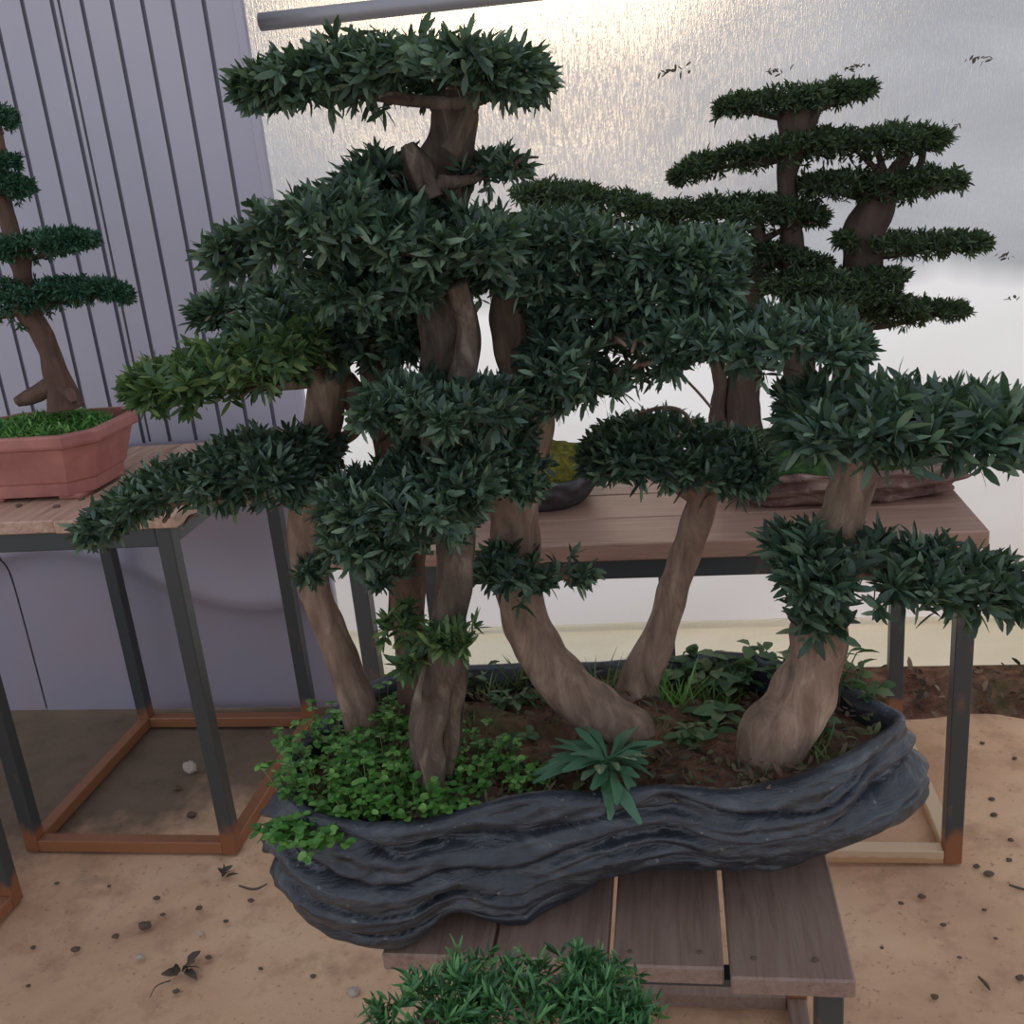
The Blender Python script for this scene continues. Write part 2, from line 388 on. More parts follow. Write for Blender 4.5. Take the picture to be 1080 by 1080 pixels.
def tree(name, label, trunk, Y, pads, L, W, mats, cat='bonsai tree', bark='bark', group=None, dens=1., per=9, ridge=.06, ny=None, seed=0, cols=2, stems=(), nridge=5, twist=2, ysl=None):
    """trunk: [(px,py,halfwidth_px[,dY])]; pads: [dict(s=spine, y=dY, d=depth half width, a=(px,py) root on the trunk)]"""
    def W3(q): 
        p = at_y(q[0], q[1], Y + (q[3] if len(q) > 3 else 0)); return p, q[2] * zdepth(p) / F_PX
    pr = [W3(q) for q in trunk]
    root = thing(name, label, cat, pr[0][0], group)
    P = [p for p, r in pr]; Rr = [r for p, r in pr]
    P[0] = P[0] - np.array([0, 0, .03])
    limb('trunk', root, P, Rr, M[bark], 26 + 8 * len(trunk), 20, .09 + .3 * max(0, ridge - .06), ridge, seed, nridge, twist)
    for st in stems:
        q = [W3(x) for x in st]; limb('trunk', root, [p for p, r in q], [r for p, r in q], M[bark], 40, 14, .16, ridge, seed + 3)
    for j, pd in enumerate(pads):
        yy = Y + pd.get('y', 0)
        lf = pd.get('m', mats)
        C, th = spine_world(pd['s'], yy, pd.get('ys', 0.))
        C = C - np.array([0, 0, 1]) * (th * .45)[:, None]
        mb = MB(); host = root
        if 'a' in pd:
            a = at_y(pd['a'][0], pd['a'][1], Y + (pd['a'][2] if len(pd['a']) > 2 else 0))
            for e in (C[0] * .75 + C[1] * .25, C[-1] * .75 + C[-2] * .25):
                sub = [a]; ctr = C[len(C) // 2]
                dist = np.linalg.norm(C - a, axis=1); o = np.argsort(dist)
                mid = (a + e) / 2; nn = C[np.argmin(np.linalg.norm(C - mid, axis=1))]
                if np.linalg.norm(e - a) < .04: continue
                pts = [a, a * .6 + nn * .4 + np.array([0, 0, -.004]), nn * .7 + e * .3, e]
                r0 = pd.get('r', .009)
                mb.add(*tube_geo(pts, [r0, r0 * .8, r0 * .5, r0 * .25], 18, 7, .2, seed=j))
                for q in range(5):
                    w = pts[1] * (1 - q / 5) + e * (q / 5)
                    tip = w + np.array([random.uniform(-.04, .04), random.choice((-1, 1)) * pd['d'] * .7, random.uniform(0, .012)])
                    mb.add(*tube_geo([w, (w + tip) / 2 + np.array([0, 0, .006]), tip], [r0 * .4, r0 * .3, r0 * .15], 8, 5, 0))
            if mb.v: host = mk('branch', mb.v, mb.f, M[bark], root, True)
        pad_mesh('foliage_pad', host, pd['s'], yy, pd['d'], pd.get('L', L), pd.get('W', W), M[lf], pd.get('n', dens), per, pd.get('ys', 0.), cols)
    return root

# ------------------------------------------------------------------ daylight settings
SUN_E, SKY_E = .5, 1.08
SKY = [(0.0, (.5, .48, .44)), (.46, (.74, .75, .76)), (.5, (.86, .92, 1.0)), (.58, (.78, .86, 1.0)), (.75, (.64, .70, .84)), (1.0, (.60, .65, .78))]
GLOW_P, GLOW_C = 110, (2.4, 1.35, .45, 1)
# ------------------------------------------------------------------ the setting
WALL_Y, FILM_Y, EDGE_X = 2.68, 2.86, -1.035
N = 90
gx = np.linspace(-4.5, 4.5, N); gy = np.linspace(-3.0, 6.0, N)
V = [(x, y, .012 * mnoise.noise(Vector((x * 2, y * 2, 1))) * (1 if y < 2.6 else .3) - .008) for y in gy for x in gx]
Fc = [[j * N + i, j * N + i + 1, (j + 1) * N + i + 1, (j + 1) * N + i] for j in range(N - 1) for i in range(N - 1)]
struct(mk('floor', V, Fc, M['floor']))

# grooved panel wall: one profile swept upright, each groove a real channel
SH = .86
xs = []; x = EDGE_X
prof = [(EDGE_X, 0)]
gw, pitch, k = .0115, .0802, 0
while x > -4.3:
    a = x - pitch + gw
    prof += [(a, 0), (a - gw * .2, .006), (a - gw * .8, .006), (a - gw, 0)]
    x -= pitch; k += 1
def sweep(prof, z0, z1, y): 
    V = [(p, y + d, z0) for p, d in prof] + [(p, y + d, z1) for p, d in prof]; n = len(prof)
    return V, [[i + 1, i, n + i, n + i + 1] for i in range(n - 1)]
V, Fc = sweep(prof, 0, 3.2, WALL_Y)
o = mk('wall_left', V, Fc, [M['panel'], M['groove'], M['seam']], None, False)
for i, p in enumerate(o.data.polygons): p.material_index = 0 if i % 4 == 0 else 1
struct(o)
o = box('trim_1', (-1.495, WALL_Y - .001, SH), (-1.4885, WALL_Y + .012, 3.2), M['seam'], None, .0005); struct(o)
# smooth lower sheet with a ridge imitating a light caustic, in three lengths
def sheet_y(x, z):
    c = .46 + .085 * math.sin((x + 2.16) * 5.2) - .06 * (x + 1.6)
    d = z - c
    return WALL_Y - .012 - .035 / (1 + (d / (.09 if d > 0 else .03)) ** 2)
for n_, (xa, xb) in enumerate(((-4.3, -2.03), (-2.024, EDGE_X))):
    nx, nz = int((xb - xa) / .02), 60
    V = [(xa + (xb - xa) * i / nx, sheet_y(xa + (xb - xa) * i / nx, SH * j / nz), SH * j / nz) for j in range(nz + 1) for i in range(nx + 1)]
    Fc = [[j * (nx + 1) + i, j * (nx + 1) + i + 1, (j + 1) * (nx + 1) + i + 1, (j + 1) * (nx + 1) + i] for j in range(nz) for i in range(nx)]
    struct(mk('trim_%d' % (n_ + 2), V, Fc, M['sheet']))
struct(box('trim_4', (EDGE_X, WALL_Y - .004, 0), (EDGE_X + .022, WALL_Y + .02, 3.2), M['panel']))

# film wall
nx, nz = 150, 90
def film_dy(x, z, amp): return amp * mnoise.noise(Vector((x * 1.2, z * 2.2, 3))) + amp * .35 * mnoise.noise(Vector((x * 3.5, z * 6, 9)))
def film(name, x0, x1, z0, z1, y, amp, mat):
    V = []
    for j in range(nz + 1):
        for i in range(nx + 1):
            x = x0 + (x1 - x0) * i / nx; z = z0 + (z1 - z0) * j / nz
            V.append((x, y + film_dy(x, z, amp), z))
    Fc = [[j * (nx + 1) + i, j * (nx + 1) + i + 1, (j + 1) * (nx + 1) + i + 1, (j + 1) * (nx + 1) + i] for j in range(nz) for i in range(nx)]
    return struct(mk(name, V, Fc, mat))
film('wall_back', EDGE_X - .3, 4.4, .165, 3.2, FILM_Y, .03, M['film'])
film('wall_right', EDGE_X - .3, 4.4, -.02, .185, FILM_Y - .035, .012, M['skirt'])
bpy.data.objects['wall_right'].name = 'trim_5'
V, Fc = tube_geo([(EDGE_X + .02, FILM_Y - .06, 1.925), (1, FILM_Y - .06, 1.905), (4.4, FILM_Y - .06, 1.88)], [.022] * 3, 12, 16, 0)
struct(mk('trim_6', V, Fc, M['pipe']))
# soil bank against the film
V = []; nx, ny = 160, 14
for j in range(ny + 1):
    for i in range(nx + 1):
        x = EDGE_X + .03 + 4.6 * i / nx; t = j / ny
        h = .06 * math.sin(PI * min(1, t * .75)) ** 1.2 + .03 * mnoise.noise(Vector((x * 9, t * 3, 2))) * math.sin(PI * t)
        V.append((x, 2.56 + .26 * t + .02 * mnoise.noise(Vector((x * 6, 0, 5))) * (1 - t), -.012 + max(0, h)))
Fc = [[j * (nx + 1) + i, j * (nx + 1) + i + 1, (j + 1) * (nx + 1) + i + 1, (j + 1) * (nx + 1) + i] for j in range(ny) for i in range(nx)]
struct(mk('floor_edge_soil', V, Fc, M['soil'])).name = 'trim_7'
n = 900
P = np.column_stack([rng.uniform(-.9, 3.2, n), 2.56 + rng.beta(1.6, 1.6, n) * .24, np.zeros(n)])
P[:, 2] = .02 + .035 * np.sin(PI * np.clip((P[:, 1] - 2.56) / .26 * .75, 0, 1))
Dv = rand_unit(n); Dv[:, 2] *= .35
V, Fc = leaves_geo(P, Dv, rng.uniform(.015, .04, n), rng.uniform(.008, .018, n), .4, 2)
tag(mk('leaf_litter', V, Fc, M['litter']), 'brown leaf litter along the foot of the pale film wall', 'leaf litter', kind='stuff')

# dark bits stuck on the film
def film_bit(px, py, w, n, lab):
    c = at_y(px, py, FILM_Y - .045); P = c + np.column_stack([rng.normal(size=n) * w, np.zeros(n), rng.normal(size=n) * w * .18])
    Dv = rand_unit(n); Dv[:, 1] *= .15
    V, Fc = leaves_geo(P, Dv, rng.uniform(.007, .02, n), rng.uniform(.003, .008, n), .1, 2)
    V[:, 1] = [FILM_Y + film_dy(v[0], v[2], .03) - .003 + (v[1] - c[1]) * .3 - .003 * (k / len(V)) for k, v in enumerate(V)]
    tag(mk('leaf_scrap', V, Fc, M['dead']), lab, 'leaf scrap', 'scraps of dead leaf on the film wall')
film_bit(712, 74, .022, 16, 'brown leaf scrap on the bright film left of the top green pad')
film_bit(822, 74, .016, 11, 'brown leaf scrap on the film just above the top pad of the rear bonsai')
film_bit(905, 70, .015, 14, 'thin row of dark specks on the film above the tip of the top rear pad')
film_bit(1036, 61, .02, 12, 'dark leaf scrap high on the film near the right photo edge')
film_bit(1010, 130, .012, 6, 'dark flecks on the film beside the second rear pad tip')
film_bit(1065, 273, .014, 9, 'dark leaf scrap on the film right of the long rear pad')
film_bit(1072, 318, .01, 5, 'small dark flecks low on the film at the right photo edge')

# ------------------------------------------------------------------ tables
def table(name, label, x0, x1, y0, y1, h, legs_x, legs_y, planks, pm, mid=None, rails='rust', thick=.028, lw=.036, low=True, apron=.045, ov=.01):
    root = thing(name, label, 'table', ((x0 + x1) / 2, (y0 + y1) / 2, 0))
    for i, p in enumerate(planks): box('plank', *p, M[pm], root, .003)
    top = h - thick
    lx0, lx1 = legs_x; ly0, ly1 = legs_y
    for lx in [lx0, lx1 - lw] + ([mid] if mid else []):
        for ly in (ly0, ly1 - lw):
            if lx == mid and ly == ly0: continue
            box('leg', (lx, ly, 0), (lx + lw, ly + lw, top), M['steel'], root, .002)
    a = .0015
    if apron:
        box('top_rail', (lx0 + lw, ly0 + a, top - apron), (lx1 - lw, ly0 + lw - a, top), M['steel'], root)
        box('top_rail', (lx0 + lw, ly1 - lw + a, top - apron), (lx1 - lw, ly1 - a, top), M['steel'], root)
        box('top_rail', (lx0 + a, ly0 + lw, top - apron), (lx0 + lw - a, ly1 - lw, top), M['steel'], root)
        box('top_rail', (lx1 - lw + a, ly0 + lw, top - apron), (lx1 - a, ly1 - lw, top), M['steel'], root)
    if low:
        for (p, q) in (((lx0 + lw, ly0 + a, 0), (lx1 - lw, ly0 + lw - a, .032)), ((lx0 + lw, ly1 - lw + a, 0), (lx1 - lw, ly1 - a, .032)),
                       ((lx0 + a, ly0 + lw, 0), (lx0 + lw - a, ly1 - lw, .032)), ((lx1 - lw + a, ly0 + lw, 0), (lx1 - a, ly1 - lw, .032))):
            box('bottom_rail', p, q, M[rails], root)
    return root

TB = .772
pl = []; ys = [1.94, 2.10, 2.265, 2.43, 2.60]
for i in range(4): pl.append(((-.745 + (.01 if i % 2 else 0), ys[i] + .002, TB - .038), (.585 - (.008 if i == 2 else 0), ys[i + 1] - .002, TB)))
table('display_table', 'long brown table along the film wall behind the big planter', -.745, .585, 1.94, 2.6, TB, (-.70, .572), (1.955, 2.585), pl, 'board', mid=-.06, rails='cream', thick=.038)
TL = .872
pl = []; xs = [-1.66, -1.50, -1.345, -1.205, -1.06]
for i in range(4): pl.append(((xs[i] + .002, 1.945 - (.008 if i == 2 else 0), TL - .03), (xs[i + 1] - .002, 2.585, TL)))
table('display_table', 'dusty topped square table with rusty bottom rails under the terracotta pot', -1.66, -1.06, 1.945, 2.585, TL, (-1.645, -1.085), (1.955, 2.585), pl, 'dusty', thick=.03)
TF = .45
pl = [((-.449, 1.150, TF - .03), (-.290, 1.60, TF)), ((-.285, 1.150, TF - .03), (-.124, 1.60, TF)),
      ((-.116, 1.142, TF - .03), (.036, 1.60, TF)), ((.044, 1.126, TF - .03), (.206, 1.60, TF))]
table('display_bench', 'low wooden plank bench in front, carrying the big dark planter', -.449, .206, 1.126, 1.60, TF, (-.345, .195), (1.15, 1.565), pl, 'plank', thick=.03, apron=.012, rails='plank')
pl = [((-2.2 + .165 * i, 1.20, .67), (-2.038 + .165 * i, 1.8, .70)) for i in range(4)]
table('display_table', 'steel table cut off by the left photo edge, only one leg and foot showing', -2.2, -1.54, 1.2, 1.8, .70, (-2.18, -1.545), (1.21, 1.79), pl, 'dusty', thick=.03)

# ------------------------------------------------------------------ big planter
RZ = .67
rim_px = [(292, 836), (322, 872), (375, 882), (440, 874), (505, 859), (565, 852), (630, 852), (700, 838), (775, 840), (845, 833), (900, 812), (943, 783),
          (958, 757), (925, 738), (870, 716), (770, 692), (690, 694), (600, 698), (490, 706), (400, 722), (335, 762), (298, 800)]
rim = np.array([at_z(x, y, RZ)[:2] for x, y in rim_px])
NU = 600
rimc = catmull(rim, NU, True)
tan = np.roll(rimc, -1, 0) - np.roll(rimc, 1, 0); tan /= np.linalg.norm(tan, axis=1)[:, None]
nor = np.column_stack([tan[:, 1], -tan[:, 0]])
ctr = rimc.mean(0)
if np.mean(np.sum(nor * (rimc - ctr), 1)) < 0: nor = -nor
for _ in range(12): nor = (np.roll(nor, 1, 0) + nor + np.roll(nor, -1, 0)) / 3
nor /= np.linalg.norm(nor, axis=1)[:, None]
planter = thing('planter', 'large dark slate coloured planter with rippled bark like sides on the low bench', 'planter', (ctr[0], ctr[1], TF))
front = np.clip(-nor[:, 1], 0, 1); right = np.clip((rimc[:, 0] + .24) / .12, 0, 1) * (1 - .35 * np.clip((rimc[:, 0] - .1) / .2, 0, 1))
left_end = np.clip((-.42 - rimc[:, 0]) / .12, 0, 1)
right_end = np.clip((rimc[:, 0] - .18) / .12, 0, 1)
rimdz = .012 * np.sin(np.arange(NU) / NU * 2 * PI * 5) * .6
NV = 84
rings = []
for j in range(NV + 1):
    v = j / NV                       # 0 at the foot, 1 at the rim
    # outward offset profile: bulging belly, tucked foot; on the front right the foot is tucked far under
    belly = .012 * math.sin(PI * min(1, v * 1.05)) 
    tuck = -(1 - v) ** 2.2
    off = belly + tuck * (.03 + .115 * right * front + .05 * (1 - front) * (1 - left_end)) + .02 * left_end * math.sin(PI * v) + right_end * .035 * math.exp(-((v - .45) / .22) ** 2)
    arch = np.exp(-((rimc[:, 0] + .335) / .045) ** 2) * front * .045
    z0 = TF + .003 + arch + .02 * right_end + .0 * right
    z = z0 + (RZ + rimdz - z0) * v
    x = rimc[:, 0] + nor[:, 0] * off; y = rimc[:, 1] + nor[:, 1] * off
    # flowing ripples: warped horizontal ridges
    d = np.zeros(NU)
    for i in range(NU):
        w = mnoise.noise(Vector((x[i] * 3.2, y[i] * 3.2, 4))) * 1.5 + mnoise.noise(Vector((x[i] * 7, y[i] * 7, z[i] * 3 + 8))) * .75
        ph = v * 4.8 + w
        a = 1 - abs(math.sin(ph * PI * .5)) ** .8 * 1.0
        a2 = mnoise.noise(Vector((x[i] * 5, y[i] * 5, ph * 2.5)))
        s_ = abs(math.sin(ph * PI * .9 + 1.2 * a2))
        d[i] = .034 * (s_ ** .38 - .78) + .014 * a2 + .004 * mnoise.noise(Vector((x[i] * 40, y[i] * 40, z[i] * 60)))
    d *= min(1, (1 - v) * 6 + .25) * min(1, v * 5 + .3)
    rings.append(np.column_stack([x + nor[:, 0] * d, y + nor[:, 1] * d, z]))
lip = []
for o_, dz in ((-.006, .008), (-.016, .010), (-.026, .004), (-.032, -.012), (-.034, -.045)):
    w = np.array([mnoise.noise(Vector((p[0] * 14, p[1] * 14, 6))) for p in rimc]) * .005
    lip.append(np.column_stack([rimc + nor * (o_ + w[:, None]), RZ + rimdz + dz]))
rings += lip
V = np.concatenate(rings); nr = len(rings)
Fc = [[j * NU + i, j * NU + (i + 1) % NU, (j + 1) * NU + (i + 1) % NU, (j + 1) * NU + i] for j in range(nr - 1) for i in range(NU)]
V = V.tolist(); Fc.append(list(range(NU))[::-1])
mk('planter_body', V, Fc, M['slate'], planter)
# soil: mounded, filled to just under the lip
inner = rimc + nor * -.030
rr = 26
def soil_z(x, y):
    return RZ - .026 + .022 * mnoise.noise(Vector((x * 6, y * 6, 1))) + .012 * mnoise.noise(Vector((x * 22, y * 22, 2)))
V = []
c0 = np.array([-.15, 1.40])
for j in range(rr + 1):
    t = j / rr
    for i in range(0, NU, 3):
        p = c0 * (1 - t) + inner[i] * t
        V.append((p[0], p[1], soil_z(p[0], p[1]) + .020 * (1 - t ** 3) - .006 * t))
n3 = NU // 3
Fc = [[j * n3 + i, j * n3 + (i + 1) % n3, (j + 1) * n3 + (i + 1) % n3, (j + 1) * n3 + i] for j in range(rr) for i in range(n3)]
mk('soil', V, Fc, M['soil'], planter)
def soil_at(px, py):
    z = RZ - .01
    for _ in range(6):
        p = at_z(px, py, z); z = soil_z(p[0], p[1]) + .012
    return at_z(px, py, z)
# litter and moss bits on the soil
n = 1500
P = []
while len(P) < n:
    q = rimc[rng.integers(NU)]; t = rng.uniform(0, 1) ** .5
    p = c0 * (1 - t) + q * t * .93 + c0 * t * .07
    P.append((p[0], p[1], soil_z(p[0], p[1]) + .016))
P = np.array(P); Dv = rand_unit(n); Dv[:, 2] = np.abs(Dv[:, 2]) * .5
V, Fc = leaves_geo(P, Dv, rng.uniform(.008, .026, n), rng.uniform(.003, .010, n), .4, 2)
tag(mk('leaf_litter', V, Fc, M['litter_mixed']), 'fine dry leaf litter scattered over the planter soil', 'leaf litter', kind='stuff')

# ------------------------------------------------------------------ weeds in the planter
def clover(px, py, n, spread, hgt, label, lean=(0, 0), sz=.0105):
    b = soil_at(px, py); root = thing('clover_clump', label, 'weed', b, 'clover clumps in the planter')
    st = MB(); LP = []; LD = []
    for i in range(n):
        a = rng.uniform(0, 2 * PI); r = spread * math.sqrt(rng.uniform())
        f = b + np.array([math.cos(a) * r, math.sin(a) * r * .8, -.004])
        h = hgt * rng.uniform(.3, 1.45)
        tip = f + np.array([math.cos(a) * r * .5 + lean[0] * rng.uniform(.4, 1.1), math.sin(a) * r * .4 + lean[1] * rng.uniform(.4, 1.1), h])
        st.add(*tube_geo([f, (f + tip) / 2 + np.array([0, 0, h * .12]), tip], [.0011, .001, .0008], 5, 4, 0))
        for lv in (0, .45):
            c = tip * (1 - lv) + f * lv; a0 = rng.uniform(0, 2 * PI)
            for q in range(4 if lv == 0 else 2):
                an = a0 + q * 2.1; LP.append(c); LD.append((math.cos(an), math.sin(an), rng.uniform(-.1, .5)))
    mk('stem', st.v, st.f, M['grass'], root)
    LP = np.array(LP); LD = np.array(LD)
    V, Fc = leaves_geo(LP, LD, sz * rng.uniform(.7, 1.3, len(LP)), sz * .95 * rng.uniform(.7, 1.2, len(LP)), .2, 3, 'round', (0, 0, 1))
    mk('leaves', V, Fc, M['clover'], root)
clover(355, 800, 70, .062, .052, 'thickest green clover clump at the left end of the dark planter')
clover(335, 838, 60, .05, .05, 'green clover clump against the planter rim below the thickest clump')
clover(395, 770, 46, .05, .05, 'green clover clump around the foot of the leftmost tan trunk')
clover(410, 820, 60, .052, .05, 'green clover clump between the leftmost trunk and the split grey trunk')
clover(430, 852, 38, .042, .04, 'low green clover clump at the front rim left of the split grey trunk')
clover(388, 856, 44, .04, .045, 'green clover clump by the front rim where the planter bends left')
clover(500, 815, 44, .05, .045, 'green clover clump just right of the split grey trunk')
clover(545, 830, 24, .04, .034, 'sparse clover clump between the split grey trunk and the leaf rosette')
clover(480, 850, 20, .035, .03, 'small clover clump at the front rim under the split grey trunk')
clover(345, 866, 40, .035, .022, 'clover clump spilling out over the left end of the rim', (-.005, -.06), .013)
clover(312, 858, 16, .02, .01, 'small clover sprig hanging off the far left of the rim', (-.025, -.05), .012)

def rosette(px, py, label):
    b = soil_at(px, py) + np.array([0, 0, .030]); root = thing('rosette_weed', label, 'weed', b)
    specs = []
    k = 48
    for i in range(k):
        a = i * 2.39996 + rng.uniform(-.35, .35); e = rng.uniform(.1, .5) + .7 * (i / k); L = .070 + .022 * (1 - i / k)
        specs.append((a, e, L))
    for a in (-1.45, -1.2, -1.75, -.9): specs.append((a, .12, .095))
    for a, e, L in specs:
        d = np.array([[math.cos(a), math.sin(a), e * .9]])
        d = d + rng.normal(size=(1, 3)) * .12
        V, Fc = leaves_geo(b[None] + d * .004 + rng.normal(size=(1, 3)) * np.array([[.007, .007, .001]]), d, np.array([L * rng.uniform(.5, 1.1)]), np.array([L * rng.uniform(.19, .25)]), rng.uniform(.25, .55), 3, 'spat', (0, 0, 1))
        mk('leaf', V, Fc, M['rosette'], root)
rosette(640, 826, 'blue green leafy rosette weed at the middle of the planter front rim')

def tuft(px, py, n, h, label, mat='grass', sp=.014, w=.0035):
    b = soil_at(px, py)
    P = b + np.column_stack([rng.normal(size=n) * sp, rng.normal(size=n) * sp, np.full(n, -.004)])
    Dv = np.column_stack([rng.normal(size=n) * .35, rng.normal(size=n) * .35, np.ones(n)])
    V, Fc = leaves_geo(P, Dv, h * rng.uniform(.5, 1.15, n), np.full(n, w), .35, 2, 'blade')
    tag(mk('grass_tuft', V, Fc, M[mat]), label, 'grass', 'grass tufts in the planter')
tuft(640, 735, 40, .07, 'dry grass tuft left of the foot of the slim leaning trunk')
tuft(712, 745, 34, .075, 'green grass tuft right of the foot of the slim leaning trunk', 'clover')
tuft(735, 735, 22, .05, 'short grass tuft behind the broad leaved weeds at the planter back')
tuft(520, 735, 26, .05, 'short grass tuft behind the bare soil, left of the curved trunk')
tuft(550, 722, 18, .06, 'thin grass tuft at the back rim left of the curved trunk')
tuft(860, 800, 18, .05, 'short grass tuft right of the thick right trunk')
def weed(px, py, n, h, label, L=.03, W=.016, mat='weed', lean=(0, 0)):
    b = soil_at(px, py); root = thing('broadleaf_weed', label, 'weed', b, 'broad leaved weeds in the planter')
    st = MB(); P = []; Dv = []
    for i in range(n):
        f = b + np.array([rng.normal() * .014, rng.normal() * .014, -.004]); a = rng.uniform(0, 2 * PI); hh = h * rng.uniform(.5, 1.1)
        tip = f + np.array([math.cos(a) * hh * .35 + lean[0], math.sin(a) * hh * .35 + lean[1], hh])
        st.add(*tube_geo([f, (f + tip) / 2 + np.array([0, 0, .004]), tip], [.0014, .0012, .0009], 5, 4, 0))
        for q in range(4):
            c = f + (tip - f) * (.45 + .18 * q); an = a + q * 2.2
            P.append(c); Dv.append((math.cos(an), math.sin(an), .35))
    mk('stem', st.v, st.f, M['grass'], root)
    V, Fc = leaves_geo(np.array(P), np.array(Dv), L * rng.uniform(.6, 1.2, len(P)), W * rng.uniform(.7, 1.2, len(P)), .35, 3, 'lance', (0, 0, 1))
    mk('leaves', V, Fc, M[mat], root)
weed(735, 722, 9, .05, 'pale green weed at the planter back beside the slim leaning trunk', .034, .022)
weed(775, 728, 11, .055, 'largest broad leaved weed at the back rim, left of the thick right trunk', .036, .022)
weed(805, 712, 8, .05, 'weed touching the left side of the thick right trunk')
weed(758, 765, 7, .03, 'low weed on the soil left of the foot of the thick right trunk', .034, .02)
weed(880, 735, 8, .085, 'tall thin weed behind the thick right trunk', .028, .012)
weed(905, 740, 6, .05, 'small weed at the right end of the back rim', .026, .014)
weed(850, 775, 7, .035, 'low dark weed right of the foot of the thick right trunk', .028, .016)
weed(700, 715, 7, .04, 'weed at the back rim right behind the slim leaning trunk')
weed(590, 722, 7, .03, 'low weed behind the bend of the curved trunk', .026, .014)
weed(470, 745, 8, .04, 'low weed behind the split grey trunk', .028, .014)
weed(500, 722, 9, .04, 'weed at the back rim between the split grey trunk and the curved trunk', .024, .012)
weed(540, 745, 9, .03, 'low leafy weed on the soil behind the bare patch, left of the curved trunk', .022, .012)
weed(835, 725, 8, .05, 'weed at the back rim just behind the thick right trunk', .03, .018)
weed(730, 780, 7, .025, 'low dark weed between the leaf rosette and the thick right trunk', .028, .014)
weed(620, 800, 6, .02, 'small weed just behind the leaf rosette', .022, .012)
tuft(700, 765, 22, .03, 'low grass tuft between the curved trunk end and the thick right trunk', 'weed', .015)
tuft(760, 745, 26, .05, 'grass tuft among the broad leaved weeds left of the thick right trunk', 'clover')
tuft(580, 740, 24, .045, 'short grass tuft tucked behind the bend of the curved trunk', 'weed', .015)
tuft(505, 770, 20, .03, 'low grass tuft right of the split grey trunk on bare soil', 'weed', .015)
tuft(800, 815, 22, .022, 'low grass tuft in front of the thick right trunk near the rim', 'weed', .015)
tuft(570, 825, 26, .025, 'mossy grass tuft left of the leaf rosette at the front rim', 'clover', .02)
weed(540, 785, 6, .02, 'low weed on the bare soil left of the leaf rosette', .022, .012)

# ------------------------------------------------------------------ trees of the big planter
LF, WF = .0245, .0066
def baseY(px, py): return float(soil_at(px, py)[1])
tree('podocarpus_bonsai', 'bonsai with the leftmost slanting bare trunk in the big planter',
     [(390, 782, 22), (374, 735, 18), (358, 690, 17), (338, 640, 17), (324, 590, 18), (322, 540, 18), (333, 480, 19), (342, 430, 20), (346, 390, 20), (358, 350, 16), (375, 318, 8)],
     baseY(388, 778),
     [dict(s=[(136, 412, 6), (162, 402, 18), (200, 395, 33), (260, 385, 38), (315, 368, 38), (360, 350, 34)], d=.13, y=-.08, a=(346, 400), m='leaf_young'),
      dict(s=[(96, 566, 8), (116, 545, 16), (150, 522, 25), (200, 503, 34), (260, 490, 44), (310, 488, 48), (350, 490, 34)], d=.12, y=-.09, a=(326, 530)),
      dict(s=[(206, 330, 4), (240, 321, 10), (290, 312, 18), (345, 305, 22)], d=.09, y=.08, a=(356, 352)),
      dict(s=[(315, 355, 24), (380, 345, 40), (430, 345, 40), (470, 350, 26)], d=.12, y=.02, a=(358, 350)),
      dict(s=[(250, 350, 12), (300, 338, 24), (350, 330, 26), (400, 325, 20)], d=.11, y=.0, a=(356, 352)),
      dict(s=[(318, 605, 8), (330, 600, 11), (342, 603, 8)], d=.02, y=-.03, n=1.5)],
     LF, WF, 'leaf', seed=1,
     stems=[[(345, 400, 14), (366, 410, 15, .03), (378, 432, 13, .04), (372, 455, 8, .05), (352, 470, 6, .02)]])
